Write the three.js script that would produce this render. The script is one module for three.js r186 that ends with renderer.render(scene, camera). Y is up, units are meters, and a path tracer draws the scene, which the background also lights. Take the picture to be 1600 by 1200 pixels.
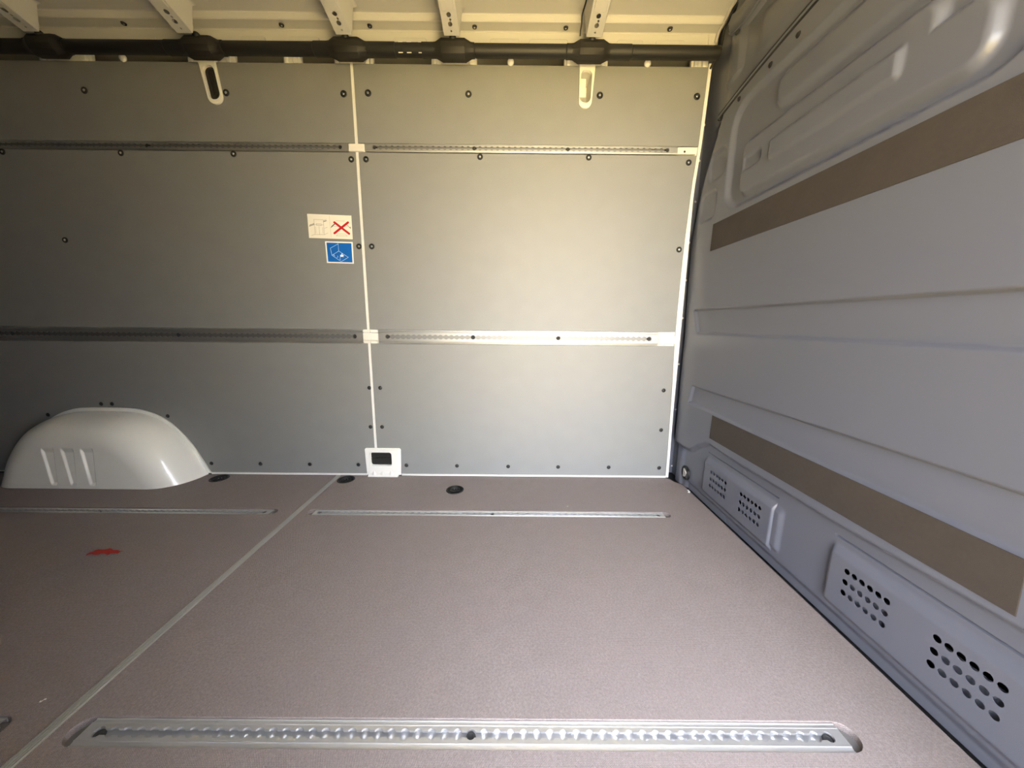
import * as THREE from 'three';
import { RoundedBoxGeometry } from 'three/addons/geometries/RoundedBoxGeometry.js';
import { mergeGeometries, toCreasedNormals } from 'three/addons/utils/BufferGeometryUtils.js';
import { createNoise2D } from 'simplex-noise';

// ---------------------------------------------------------------- camera, sky, sun, exposure
const scene = new THREE.Scene();
const FOCAL = 537.9;                                   // in pixels of a 1600 x 1200 frame
const camera = new THREE.PerspectiveCamera(2 * Math.atan(600 / FOCAL) * 180 / Math.PI, 1600 / 1200, 0.02, 200);
camera.position.set(0, 0.768, 1.64);
{
  const pitch = 0.1759, yaw = 0.0014, roll = 0.0089;
  const fwd = new THREE.Vector3(Math.sin(yaw) * Math.cos(pitch), -Math.sin(pitch), -Math.cos(yaw) * Math.cos(pitch));
  const right0 = new THREE.Vector3(Math.cos(yaw), 0, Math.sin(yaw));
  const up0 = new THREE.Vector3().crossVectors(right0, fwd);
  camera.up.copy(up0.multiplyScalar(Math.cos(roll)).addScaledVector(right0, -Math.sin(roll)));
  camera.lookAt(camera.position.clone().add(fwd));
}
const renderer = new THREE.WebGLRenderer({ antialias: true });
renderer.toneMapping = THREE.LinearToneMapping;
renderer.toneMappingExposure = 7.7;
renderer.shadowMap.enabled = true;

{ // hazy summer sky: pale at the horizon, blue overhead, the same all the way round
  const W = 64, H = 128, data = new Float32Array(W * H * 4);
  for (let j = 0; j < H; j++) {
    const el = ((j + 0.5) / H - 0.5) * Math.PI, t = Math.max(0, Math.sin(el));
    const k = Math.pow(t, 0.55);
    const c = [3.45 - 1.50 * k, 3.38 - 1.22 * k, 3.22 - 0.55 * k];
    for (let i = 0; i < W; i++) { const o = (j * W + i) * 4; data[o] = c[0]; data[o + 1] = c[1]; data[o + 2] = c[2]; data[o + 3] = 1; }
  }
  const sky = new THREE.DataTexture(data, W, H, THREE.RGBAFormat, THREE.FloatType);
  sky.mapping = THREE.EquirectangularReflectionMapping; sky.colorSpace = THREE.LinearSRGBColorSpace;
  sky.magFilter = sky.minFilter = THREE.LinearFilter; sky.needsUpdate = true;
  scene.background = sky;
}
const sun = new THREE.DirectionalLight(new THREE.Color().setRGB(1, 0.93, 0.80), 16);
sun.position.set(9, 9.5, -2.2); sun.target.position.set(0, 0, 0);
sun.castShadow = true; sun.shadow.mapSize.set(2048, 2048);
Object.assign(sun.shadow.camera, { left: -9, right: 9, top: 9, bottom: -9, near: 1, far: 40 });
scene.add(sun, sun.target);

// ---------------------------------------------------------------- helpers
const V3 = (x, y, z) => new THREE.Vector3(x, y, z);
function rng(seed) { let s = seed >>> 0; return () => { s = (s + 0x6D2B79F5) >>> 0; let t = s; t = Math.imul(t ^ (t >>> 15), t | 1); t ^= t + Math.imul(t ^ (t >>> 7), t | 61); return ((t ^ (t >>> 14)) >>> 0) / 4294967296; }; }
const noise2 = createNoise2D(rng(11)), noise2b = createNoise2D(rng(29));
const used = {};
function numbered(n) { used[n] = (used[n] ?? -1) + 1; return used[n] ? n + '_' + String(used[n]).padStart(3, '0') : n; }
function prep(g) { return g.index ? g.toNonIndexed() : g; }
function merge(list) {
  if (!Array.isArray(list)) return list;
  if (list.length === 1) return list[0];
  return mergeGeometries(list.map((g) => { g = prep(g); for (const k of Object.keys(g.attributes)) if (!['position', 'normal', 'uv'].includes(k)) g.deleteAttribute(k); return g; }));
}
function obj(name, geo, m, parent = scene) {
  const o = new THREE.Mesh(merge(geo), m);
  o.name = parent === scene ? numbered(name) : name;
  o.castShadow = o.receiveShadow = true; parent.add(o); return o;
}
function tag(o, label, category, group, kind) {
  o.userData.label = label; o.userData.category = category;
  if (group) o.userData.group = group; if (kind) o.userData.kind = kind; return o;
}
function thing(name, label, category, pos = [0, 0, 0], group, kind) {
  const o = new THREE.Group(); o.name = numbered(name); o.position.set(...pos); scene.add(o);
  return tag(o, label, category, group, kind);
}
const bx = (x0, x1, y0, y1, z0, z1) => { const g = new THREE.BoxGeometry(x1 - x0, y1 - y0, z1 - z0); g.translate((x0 + x1) / 2, (y0 + y1) / 2, (z0 + z1) / 2); return g; };
const rbx = (x0, x1, y0, y1, z0, z1, r = 0.003, s = 2) => { const g = new RoundedBoxGeometry(x1 - x0, y1 - y0, z1 - z0, s, r); g.translate((x0 + x1) / 2, (y0 + y1) / 2, (z0 + z1) / 2); return g; };
const poly = (pts) => { const s = new THREE.Shape(); pts.forEach(([x, y], i) => i ? s.lineTo(x, y) : s.moveTo(x, y)); s.closePath(); return s; };
const holePath = (pts) => { const s = new THREE.Path(); pts.forEach(([x, y], i) => i ? s.lineTo(x, y) : s.moveTo(x, y)); s.closePath(); return s; };
const circlePts = (cx, cy, r, n = 20) => Array.from({ length: n }, (_, i) => [cx + r * Math.cos(-i / n * 2 * Math.PI), cy + r * Math.sin(-i / n * 2 * Math.PI)]);
function roundPts(x0, x1, y0, y1, r, n = 6) {   // rounded rectangle, counter-clockwise
  const out = [];
  for (const [cx, cy, a] of [[x1 - r, y0 + r, -90], [x1 - r, y1 - r, 0], [x0 + r, y1 - r, 90], [x0 + r, y0 + r, 180]])
    for (let i = 0; i <= n; i++) { const t = (a + 90 * i / n) * Math.PI / 180; out.push([cx + r * Math.cos(t), cy + r * Math.sin(t)]); }
  return out;
}
const extrude = (shape, depth, bevel = 0) => new THREE.ExtrudeGeometry(shape, bevel ? { depth: depth - bevel, bevelEnabled: true, bevelThickness: bevel, bevelSize: bevel, bevelOffset: -bevel, bevelSegments: 2, curveSegments: 10 } : { depth, bevelEnabled: false, curveSegments: 10 });
function basis(g, a, b, c) {                     // turn a geometry onto three axes; a mirrored set of axes flips the faces too
  const m = new THREE.Matrix4().makeBasis(a, b, c); g = prep(g); g.applyMatrix4(m);
  if (m.determinant() < 0) for (const n of Object.keys(g.attributes)) { const t = g.attributes[n], k = t.itemSize; for (let i = 0; i < t.count; i += 3) for (let q = 0; q < k; q++) { const u = t.array[(i + 1) * k + q]; t.array[(i + 1) * k + q] = t.array[(i + 2) * k + q]; t.array[(i + 2) * k + q] = u; } }
  return g;
}
const lathe = (pts, seg = 20) => new THREE.LatheGeometry(pts.map(([r, y]) => new THREE.Vector2(r, y)), seg);
const dome_ = (pts, seg = 20) => lathe(pts.slice().reverse(), seg);   // profile given from the middle outwards
const toZ = (g) => g.rotateX(Math.PI / 2);     // lathe axis y -> +z (facing the room from the far wall)
const toMinusX = (g) => g.rotateZ(Math.PI / 2); // lathe axis y -> -x (facing the room from the bulkhead)
const smooth = (a, b, x) => { const t = Math.min(1, Math.max(0, (x - a) / (b - a))); return t * t * (3 - 2 * t); };
function lerpPts(pts, t) { for (let i = 1; i < pts.length; i++) if (t <= pts[i][0]) { const [a, va] = pts[i - 1], [b, vb] = pts[i]; return va + (vb - va) * Math.max(0, (t - a) / (b - a)); } return pts[pts.length - 1][1]; }
function sweepX(profile, x0, x1, crease = 0.6) {  // strip through (z, y) points, drawn out along x
  const pos = [], uv = [];
  for (let i = 0; i + 1 < profile.length; i++) {
    const [za, ya] = profile[i], [zb, yb] = profile[i + 1];
    const a = [x0, ya, za], b = [x1, ya, za], c = [x1, yb, zb], d = [x0, yb, zb];
    for (const q of [a, b, c, a, c, d]) { pos.push(...q); uv.push(q[0], q[2]); }
  }
  const g = new THREE.BufferGeometry(); g.setAttribute('position', new THREE.Float32BufferAttribute(pos, 3)); g.setAttribute('uv', new THREE.Float32BufferAttribute(uv, 2));
  g.computeVertexNormals(); return toCreasedNormals(g, crease);
}
function gridGeo(nu, nv, fn, skip) {             // indexed surface from fn(i, j) -> [x, y, z, u, v]
  const pos = [], uv = [], idx = [];
  for (let j = 0; j <= nv; j++) for (let i = 0; i <= nu; i++) { const q = fn(i, j); pos.push(q[0], q[1], q[2]); uv.push(q[3] ?? 0, q[4] ?? 0); }
  for (let j = 0; j < nv; j++) for (let i = 0; i < nu; i++) { if (skip && skip(i, j)) continue; const a = j * (nu + 1) + i, b = a + 1, c = a + nu + 1, d = c + 1; idx.push(a, b, d, a, d, c); }
  const g = new THREE.BufferGeometry(); g.setAttribute('position', new THREE.Float32BufferAttribute(pos, 3)); g.setAttribute('uv', new THREE.Float32BufferAttribute(uv, 2));
  g.setIndex(idx); g.computeVertexNormals(); return g;
}
function tex(n, size, fn, srgb) {                // n x n texels over size metres
  const d = new Uint8Array(n * n * 4);
  for (let j = 0; j < n; j++) for (let i = 0; i < n; i++) { const c = fn(i / n * size, j / n * size, i, j), o = (j * n + i) * 4; for (let k = 0; k < 3; k++) d[o + k] = Math.max(0, Math.min(255, Math.round(255 * (Array.isArray(c) ? c[k] : c)))); d[o + 3] = 255; }
  const t = new THREE.DataTexture(d, n, n); t.wrapS = t.wrapT = THREE.RepeatWrapping; t.repeat.set(1 / size, 1 / size);
  t.magFilter = THREE.LinearFilter; t.minFilter = THREE.LinearMipmapLinearFilter; t.generateMipmaps = true; if (srgb) t.colorSpace = THREE.SRGBColorSpace; t.needsUpdate = true; return t;
}
const lin = (r, g, b) => new THREE.Color().setRGB(r, g, b);
const std = (c, rough, extra = {}) => new THREE.MeshStandardMaterial({ color: c, roughness: rough, ...extra });

// ---------------------------------------------------------------- materials
const tiled = (nz, x, y, L, f) => { // noise that repeats after L metres
  const u = x / L, v = y / L; const s = (a, b) => nz(a * L * f + 3.1, b * L * f + 7.7);
  return (s(u, v) * (1 - u) + s(u - 1, v) * u) * (1 - v) + (s(u, v - 1) * (1 - u) + s(u - 1, v - 1) * u) * v;
};
const weave = (x, y) => { // slanted anti-slip mesh of the floor boards
  const p = 0.0030, row = Math.floor(y / (p * 0.8)), fx = ((x / p + (row % 2) * 0.5 + row * 0.0) % 1 + 1) % 1, fy = (y / (p * 0.8)) % 1;
  const s = fx - 0.5 + (fy - 0.5) * 0.55; return Math.max(0, 1 - Math.abs(s) * 2.6) * Math.sin(Math.PI * fy);
};
const rF = rng(5);
const grainF = Float32Array.from({ length: 2048 * 2048 }, () => rF());
const floorMap = tex(2048, 0.72, (x, y, i, j) => {
  const w = weave(x, y), n = grainF[j * 2048 + i] - 0.5, b = 0.5 + 0.5 * tiled(noise2, x, y, 0.72, 14), c = tiled(noise2b, x, y, 0.72, 120);
  const k = 0.74 + 0.30 * w + 0.30 * n + 0.03 * b + 0.06 * c;
  return [0.668 * k, 0.614 * k, 0.602 * k];
}, true);
const floorBump = tex(1024, 0.36, (x, y) => weave(x, y));
const panelBump = tex(512, 0.064, (x, y) => 0.5 + 0.28 * tiled(noise2, x, y, 0.064, 900) + 0.18 * tiled(noise2b, x, y, 0.064, 420));
const panelMap = tex(1024, 0.8, (x, y) => { const k = 1 + 0.012 * tiled(noise2, x, y, 0.8, 160) + 0.012 * tiled(noise2b, x, y, 0.8, 9); return [0.598 * k, 0.600 * k, 0.598 * k]; }, true);
const paintBump = tex(512, 0.1, (x, y) => 0.5 + 0.35 * tiled(noise2, x, y, 0.1, 700) + 0.12 * tiled(noise2b, x, y, 0.1, 260));
const feltMap = tex(512, 0.25, (x, y) => { const k = 0.90 + 0.04 * tiled(noise2, x, y, 0.25, 60) + 0.05 * tiled(noise2b, x, y, 0.25, 500) + 0.05 * tiled(noise2, x, y, 0.25, 12); return [0.255 * k, 0.228 * k, 0.210 * k]; }, true);
const feltBump = tex(512, 0.06, (x, y) => 0.5 + 0.5 * tiled(noise2, x, y, 0.06, 900));
const groundMap = tex(1024, 6, (x, y) => { const k = 0.94 + 0.07 * tiled(noise2, x, y, 6, 1.2) + 0.05 * tiled(noise2b, x, y, 6, 30); return [0.80 * k, 0.70 * k, 0.44 * k]; }, true);

const M = {
  panel: new THREE.MeshPhysicalMaterial({ color: lin(1, 1, 1), roughness: 0.68, metalness: 0.5, map: panelMap, bumpMap: panelBump, bumpScale: 0.00006 }),
  floor: std(lin(1, 1, 1), 0.62, { map: floorMap, bumpMap: floorBump, bumpScale: 0.0004 }),
  bulk: std(lin(0.110, 0.117, 0.148), 0.32, { bumpMap: paintBump, bumpScale: 0.00008 }),
  white: new THREE.MeshPhysicalMaterial({ color: lin(0.87, 0.86, 0.81), roughness: 0.32, clearcoat: 0.6, clearcoatRoughness: 0.12 }),
  roofPaint: std(lin(0.55, 0.54, 0.515), 0.42),
  trim: std(lin(0.82, 0.81, 0.785), 0.5),
  jointBlock: std(lin(0.80, 0.78, 0.73), 0.7),
  alu: std(lin(0.76, 0.76, 0.76), 0.42, { metalness: 0.78 }),
  aluDull: std(lin(0.66, 0.66, 0.67), 0.40, { metalness: 0.85 }),
  aluWall: std(lin(0.56, 0.56, 0.55), 0.5, { metalness: 1 }),
  aluSlotShade: std(lin(0.34, 0.34, 0.34), 0.6, { metalness: 1 }),  // wall rail channel: slot shade put into a darker aluminium colour
  strip: std(lin(0.52, 0.51, 0.48), 0.45, { metalness: 0.6 }),
  felt: std(lin(1, 1, 1), 0.95, { map: feltMap, bumpMap: feltBump, bumpScale: 0.0006 }),
  black: std(lin(0.009, 0.009, 0.009), 0.5),
  rubber: std(lin(0.012, 0.011, 0.010), 0.6),
  pocket: std(lin(0.16, 0.15, 0.145), 0.7),
  dark: std(lin(0.03, 0.03, 0.03), 0.8),
  steel: std(lin(0.72, 0.70, 0.66), 0.28, { metalness: 1 }),
  grommet: std(lin(0.035, 0.032, 0.028), 0.38),
  underbody: std(lin(0.10, 0.10, 0.10), 0.8),
  ground: std(lin(1, 1, 1), 0.9, { map: groundMap }),
  red: std(lin(0.42, 0.035, 0.03), 0.7),
  paper: std(lin(0.8, 0.78, 0.74), 0.8),
};

// ---------------------------------------------------------------- key dimensions (metres; far wall z = 0, floor y = 0)
const REAR = -3.4, CAB = 0.98, DOORZ = 1.76, XF = 0.838;
const SEAM_X = -0.676, FSEAM_X = -0.870, TOP = 1.822;
const edgeX = [[0, 0.787], [0.356, 0.7816], [0.70, 0.771], [0.80, 0.7697], [1.10, 0.773], [1.37, 0.784], [1.52, 0.796], [1.83, 0.8085]];

// ---------------------------------------------------------------- ground outside and the van shell
tag(obj('ground', bx(-30, 30, -0.75, -0.62, -30, 30), M.ground), 'pale sandy yard the van stands on', 'ground', null, 'structure');

// ---------------------------------------------------------------- floor
const floor = thing('floor', 'grey-brown mesh textured load floor of two boards with inset rails', 'floor', [0, 0, 0], null, 'structure');
const stadium = (x0, x1, z0, z1, right = true, left = true) => {   // pocket outline for a floor rail, in (x, -z)
  const r = (z1 - z0) / 2, zc = (z0 + z1) / 2, out = [], e = 1.15;
  for (let i = 0; i <= 12; i++) { const t = -Math.PI / 2 + Math.PI * i / 12; out.push([x1 - r * e + r * e * Math.cos(t), -zc + r * Math.sin(t)]); }
  for (let i = 0; i <= 12; i++) { const t = Math.PI / 2 + Math.PI * i / 12; out.push([x0 + r * e + r * e * Math.cos(t), -zc + r * Math.sin(t)]); }
  return out;
};
const NEAR = [1.088, 1.138], FAR = [0.3255, 0.3675];
const pocketsRight = [[-0.832, 0.664, ...NEAR], [-0.830, 0.654, ...FAR]], pocketsLeft = [[-2.43, -0.958, ...NEAR], [-2.43, -0.953, ...FAR]];
const eyes = [[-1.437, 0.048], [-0.8115, 0.052], [-0.259, 0.148]];
function board(outline, pockets, cups) {
  const s = poly(outline.map(([x, z]) => [x, -z]));
  for (const q of pockets) s.holes.push(holePath(stadium(...q)));
  for (const [x, z] of cups) s.holes.push(holePath(circlePts(x, -z, 0.0415, 28)));
  return extrude(s, 0.014, 0.0008).rotateX(-Math.PI / 2).translate(0, -0.014, 0);
}
obj('floor_board', board([[FSEAM_X + 0.011, 0.006], [0.786, 0.006], [0.802, 0.021], [0.808, 0.048], [0.830, 0.068], [0.838, 0.086], [0.838, DOORZ], [FSEAM_X + 0.011, DOORZ]], pocketsRight, [eyes[2], eyes[1]]), M.floor, floor);
obj('floor_board', board([[REAR, 0.006], [FSEAM_X - 0.011, 0.006], [FSEAM_X - 0.011, DOORZ], [REAR, DOORZ]], pocketsLeft, [eyes[0]]), M.floor, floor);
obj('subfloor', [bx(REAR - 0.05, CAB + 0.05, -0.10, -0.034, -0.24, 1.86)], M.underbody, floor);
for (const q of [...pocketsRight, ...pocketsLeft])
  obj('rail_pocket', bx(q[0] - 0.01, q[1] + 0.01, -0.034, -0.011 - 0.003, q[2] - 0.01, q[3] + 0.01), M.pocket, floor);
{ // ribbed joint strip between the two boards
  const prof = [], w = 0.011;
  prof.push([-w, -0.014], [-w, 0.0008]);
  for (let i = 0; i < 4; i++) { const a = -w + 0.001 + i * 0.0052; prof.push([a, 0.002], [a + 0.0028, 0.002], [a + 0.0036, 0.0002], [a + 0.0048, 0.0002]); }
  prof.push([w, 0.0008], [w, -0.014]);
  obj('joint_strip', extrude(poly(prof), DOORZ - 0.008).translate(FSEAM_X, 0, 0.007), M.strip, floor);
}
obj('sill_plate', rbx(-0.55, 0.80, -0.60, -0.012, 1.762, 1.84, 0.01), M.white, floor);

// lashing rail with a scalloped slot; x along, y across, +z out of the surface
function railShape(len, w, slot, r, pitch, margin) {
  const s = poly([[0, -w / 2], [len, -w / 2], [len, w / 2], [0, w / 2]]), n = Math.floor((len - 2 * margin) / pitch), x0 = (len - n * pitch) / 2, a = Math.asin(slot / r), up = [], down = [];
  for (let i = 0; i <= n; i++) {
    const c = x0 + i * pitch, k = 5, A = i === 0 ? Math.PI : Math.PI - a, B = i === n ? 0 : a;
    for (let q = 0; q <= k; q++) { const t = A + (B - A) * q / k; up.push([c + r * Math.cos(t), r * Math.sin(t)]); if (!((i === 0 && q === 0) || (i === n && q === k))) down.push([c + r * Math.cos(t), -r * Math.sin(t)]); }
  }
  s.holes.push(holePath([...up, ...down.reverse()]));
  return { s, n, x0 };
}
function buildRail(root, len, o) {
  const { w, plate, slot, r, pitch, margin, depth, bolts } = o;
  const { s, n, x0 } = railShape(len, plate, slot, r, pitch, margin);
  obj('slotted_track', extrude(s, 0.0045).translate(0, 0, depth - 0.0045), o.material, root);
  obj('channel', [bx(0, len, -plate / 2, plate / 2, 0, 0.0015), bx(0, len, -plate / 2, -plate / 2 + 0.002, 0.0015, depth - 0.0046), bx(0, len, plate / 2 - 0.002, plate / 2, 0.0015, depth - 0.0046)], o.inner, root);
  for (const sg of [-1, 1]) { // grooved side flange
    const e = w / 2, i = plate / 2, m = (e - i), P = [[i, depth - 0.0030], [i, depth - 0.0001], [i + m * 0.10, depth + 0.0005], [i + m * 0.2, depth + 0.0005], [i + m * 0.28, depth - 0.0010], [i + m * 0.75, depth - 0.0022], [i + m * 0.82, depth - 0.0008], [e, depth - 0.0012], [e, 0.0002], [e - 0.0015, 0.0002], [e - 0.0015, depth - 0.0035]];
    obj('side_flange', basis(extrude(poly(P.map(([y, z]) => [z, sg * y])), len), V3(0, 0, 1), V3(0, 1, 0), V3(1, 0, 0)), o.material, root);
  }
  for (const f of bolts) {
    const c = x0 + Math.round(f * n) * pitch, bolt = obj('bolt', toZ(dome_([[0, 0.0045], [0.0035, 0.0045], [0.0042, 0.006], [0.0085, 0.0065], [0.0095, 0.004], [0.0095, 0.0015]], 18)), M.dark, root);
    bolt.position.set(c, 0, 0);
  }
}
const floorRailOpt = { w: 0.047, plate: 0.026, slot: 0.0052, r: 0.0093, pitch: 0.0252, margin: 0.018, depth: 0.0120, bolts: [0.0, 0.5, 1.0], material: M.alu, inner: M.aluDull };
function floorRail(x0, x1, z0, z1, label) {
  const g = thing('floor_rail', label, 'rail', [x0, -0.0135, (z0 + z1) / 2], 'lashing rails in the floor'); g.rotation.x = -Math.PI / 2;
  buildRail(g, x1 - x0, { ...floorRailOpt, w: z1 - z0 - 0.002 });
}
floorRail(-0.806, 0.638, ...NEAR, 'aluminium lashing rail in the floor closest to the viewer');
floorRail(-0.803, 0.629, ...FAR, 'aluminium lashing rail in the floor in front of the bright wall panel');
floorRail(-2.42, -0.978, ...FAR, 'aluminium lashing rail in the floor beside the white wheel arch');
floorRail(-2.42, -0.984, ...NEAR, 'floor lashing rail whose end just shows at the lower left corner');

// ---------------------------------------------------------------- far side wall
const wallBack = thing('wall_back', 'grey lined side wall of the load bay facing the door', 'wall', [0, 0, 0], null, 'structure');
obj('body_side', [bx(REAR - 0.05, CAB + 0.05, -0.1, 2.12, -0.24, -0.18)], M.white, wallBack);
{ const s = poly([[REAR, 0], [0.80, 0], [0.80, 1.655], [REAR, 1.655]]); s.holes.push(holePath([[-0.712, 0.048], [-0.712, 0.132], [-0.592, 0.132], [-0.592, 0.048]])); obj('body_skin', extrude(s, 0.0065).translate(0, 0, -0.016), M.white, wallBack); }   // white sheet seen in the joints
{
  const PT = 0.009;                                     // board thickness
  const arch = archOutline(0.017);
  const panel = (pts, holes = []) => { const s = poly(pts); for (const h of holes) s.holes.push(holePath(h)); return extrude(s, PT, 0.0012).translate(0, 0, -PT); };
  const gap = 0.006, ex = (y) => lerpPts(edgeX, y);
  const edge = (y0, y1) => Array.from({ length: 9 }, (_, i) => { const y = y0 + (y1 - y0) * i / 8; return [ex(y), y]; });
  const notchR = [[0.3360, TOP], [0.3330, 1.759], [0.3235, 1.682], [0.2990, 1.669], [0.2735, 1.682], [0.2710, 1.739], [0.2725, TOP]];
  const notchL = [[-1.2455, TOP], [-1.2365, 1.745], [-1.2335, 1.690], [-1.2440, 1.672], [-1.2730, 1.670], [-1.2880, 1.684], [-1.3045, TOP]];
  obj('wall_panel', panel([[SEAM_X + gap, 1.5235], ...edge(1.5235, TOP), ...notchR, [SEAM_X + gap, TOP]]), M.panel, wallBack);
  obj('wall_panel', panel([[SEAM_X + gap, 0.7315], ...edge(0.7315, 1.487), [SEAM_X + gap, 1.487]]), M.panel, wallBack);
  obj('wall_panel', panel([[-0.560, 0.010], ...edge(0.010, 0.6655), [SEAM_X + gap, 0.6655], [SEAM_X + gap, 0.138], [-0.560, 0.138]]), M.panel, wallBack);
  obj('wall_panel', panel([[REAR, 1.5235], [SEAM_X - gap, 1.5235], [SEAM_X - gap, TOP], ...notchL, [REAR, TOP]]), M.panel, wallBack);
  obj('wall_panel', panel([[REAR, 0.7315], [SEAM_X - gap, 0.7315], [SEAM_X - gap, 1.487], [REAR, 1.487]]), M.panel, wallBack);
  obj('wall_panel', panel([[REAR, 0.010], ...arch.slice().reverse().map(([x, y]) => [x, Math.max(0.010, y)]), [-0.724, 0.010], [-0.724, 0.138], [SEAM_X - gap, 0.138], [SEAM_X - gap, 0.6655], [REAR, 0.6655]]), M.panel, wallBack);
  // white metal showing above the boards, under the duct
  for (const [a, b] of [[-1.98, -1.765], [-1.364, -1.166], [-0.965, -0.89], [-0.753, -0.589], [-0.347, -0.156], [0.208, 0.3915], [0.739, 0.812]]) {
    const post = obj('body_post', rbx(a, b, a === 0.208 || a === -1.364 ? 1.812 : 1.75, 1.895, -0.030, -0.0105, 0.005), M.white, wallBack);
    obj('pressed_fold', [rbx(a + 0.010, a + 0.026, 1.8235, 1.88, -0.014, 0.001, 0.004), rbx(b - 0.03, b - 0.012, 1.8235, 1.88, -0.014, 0.001, 0.004)], M.white, post);
  }
  for (const x of [-1.62, -0.015, 0.553]) { const c = obj('duct_clip', toZ(dome_([[0, 0.012], [0.010, 0.010], [0.0135, 0.004], [0.0135, 0]], 18)), M.trim, wallBack); c.position.set(x, 1.832, -0.002); }
  // screws with black caps
  const cap = {}, head = toZ(dome_([[0, 0.0052], [0.0035, 0.0050], [0.0052, 0.0034], [0.0056, 0.001]], 14));
  const screw = (x, y, r, shiny) => {
    cap[r] ??= toZ(dome_([[r * 0.40, 0.0005], [r * 0.44, 0.003], [r * 0.72, 0.0042], [r * 0.96, 0.0022], [r, 0]], 20));
    const full = cap[r + 'f'] ??= toZ(dome_([[0, 0.0042], [r * 0.5, 0.0038], [r * 0.88, 0.002], [r, 0]], 18));
    const c = obj('screw_cap', shiny ? cap[r] : full, M.black, wallBack); c.position.set(x, y, 0.0002);
    if (shiny) { const h = obj('screw_head', head, M.steel, c); h.scale.setScalar(r / 0.0150); }
  };
  for (const [x, y] of [[-1.805, 1.714], [-1.2108, 1.710], [-0.717, 1.7105], [-0.614, 1.714], [-0.1917, 1.714], [0.3612, 1.714], [0.7705, 1.713]]) screw(x, y, 0.0135, true);
  for (const [x, y] of [[-2.208, 1.4765], [-1.697, 1.476], [-1.2105, 1.4765], [-0.703, 1.4595], [-0.639, 1.460], [-0.145, 1.4745], [0.326, 1.476], [0.7606, 1.4596], [-2.0157, 1.1175], [-0.6943, 1.1017], [-0.6364, 1.1022], [0.7526, 1.1006]]) screw(x, y, 0.0125, true);
  for (const [x, y] of [[-0.6895, 0.4515], [-0.6367, 0.4515], [0.7388, 0.4513], [-0.6957, 0.255], [-0.6387, 0.255], [0.7434, 0.251], [-1.5105, 0.0565], [-1.2636, 0.0555], [-1.0149, 0.0565], [-0.7696, 0.0558], [-0.5274, 0.0548], [-0.2721, 0.054], [-0.0134, 0.053], [0.239, 0.0525], [0.4946, 0.053], [0.7504, 0.0523], [-2.0058, 0.360], [-1.9526, 0.3605], [-2.278, 0.303], [-1.6905, 0.3015]]) screw(x, y, 0.0095, false);
}
function archOutline(grow = 0, n = 90) {                       // wheel arch outline at the wall, right foot to left foot
  const R = [[-1.532, 0], [-1.560, 0.060], [-1.596, 0.135], [-1.640, 0.200], [-1.690, 0.255], [-1.731, 0.284], [-1.785, 0.308], [-1.840, 0.321], [-1.900, 0.325], [-1.985, 0.326]];
  const L = R.slice(0, -1).reverse().map(([x, y]) => [-3.97 - x + 0.005, y]);
  const curve = new THREE.CatmullRomCurve3([...R, ...L].map(([x, y]) => V3(x, y, 0)));
  return curve.getPoints(n).map((p, i) => { const t = curve.getTangent(Math.min(1, i / n)); return [p.x + t.y * grow, p.y - t.x * grow]; });
}
// white joints in the wall lining
{
  const trimMat = M.trim, strip = (pts, w, z0, z1) => { // upright strip following (x, y) points
    const a = pts.map(([x, y]) => [x, y]), b = pts.map(([x, y]) => [x + w, y]).reverse(); return extrude(poly([...a, ...b]), z1 - z0).translate(0, 0, z0);
  };
  const ys = Array.from({ length: 25 }, (_, i) => 0.002 + (TOP + 0.012 - 0.002) * i / 24);
  tag(obj('trim_1', strip(ys.map((y) => [lerpPts(edgeX, y) + 0.0005, y]), 0.0125, -0.012, 0.0015), trimMat), 'white upright trim along the right edge of the side wall', 'trim', null, 'structure');
  tag(obj('trim_2', bx(SEAM_X - 0.0055, SEAM_X + 0.0055, 0.125, TOP + 0.02, -0.0095, 0.001), trimMat), 'white upright joint between the two wall linings', 'trim', null, 'structure');
  tag(obj('trim_3', [bx(-1.515, -0.728, 0.0005, 0.0095, -0.0095, 0.003), bx(-0.552, 0.786, 0.0005, 0.0095, -0.0095, 0.003)], trimMat), 'thin white strip where side wall meets floor', 'trim', null, 'structure');
}

// lashing rails on the wall
function wallRail(x0, x1, y0, y1, label) {
  const g = thing('wall_rail', label, 'rail', [x0, (y0 + y1) / 2, -0.0055], 'lashing rails on the side wall');
  const w = y1 - y0;
  buildRail(g, x1 - x0, { w, plate: w * 0.62, slot: w > 0.05 ? 0.0060 : 0.0046, r: w > 0.05 ? 0.0108 : 0.0082, pitch: 0.0252, margin: 0.03, depth: 0.0115, bolts: [0, 0.33, 0.66, 1], material: M.aluWall, inner: M.aluSlotShade });
}
wallRail(-0.640, 0.7045, 1.4895, 1.5205, 'narrow aluminium rail high on the bright wall panel');
wallRail(-0.6285, 0.689, 0.6675, 0.7295, 'wide aluminium rail halfway up the bright wall panel');
wallRail(-3.20, -0.7105, 1.4895, 1.5205, 'narrow aluminium rail high on the shaded wall panel');
wallRail(-3.20, -0.7015, 0.6675, 0.7295, 'wide aluminium rail halfway up the shaded wall, above the wheel arch');
const block = (x0, x1, y0, y1, label, hole) => {
  const b = tag(obj('joint_cover', rbx(x0, x1, y0, y1, -0.008, 0.0075, 0.002), M.jointBlock), label, 'cover', 'white covers at the rail ends');
  if (hole) { const h = obj('hole_plug', toZ(dome_([[0, 0.0012], [0.004, 0.001], [0.0046, 0]], 14)), M.black, b); h.position.set(x1 - (x1 - x0) * 0.62, y0 + (y1 - y0) * 0.35, 0.0075); }
};
block(-0.7095, -0.641, 1.4885, 1.5185, 'small cream block joining the upper wall rails');
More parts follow.
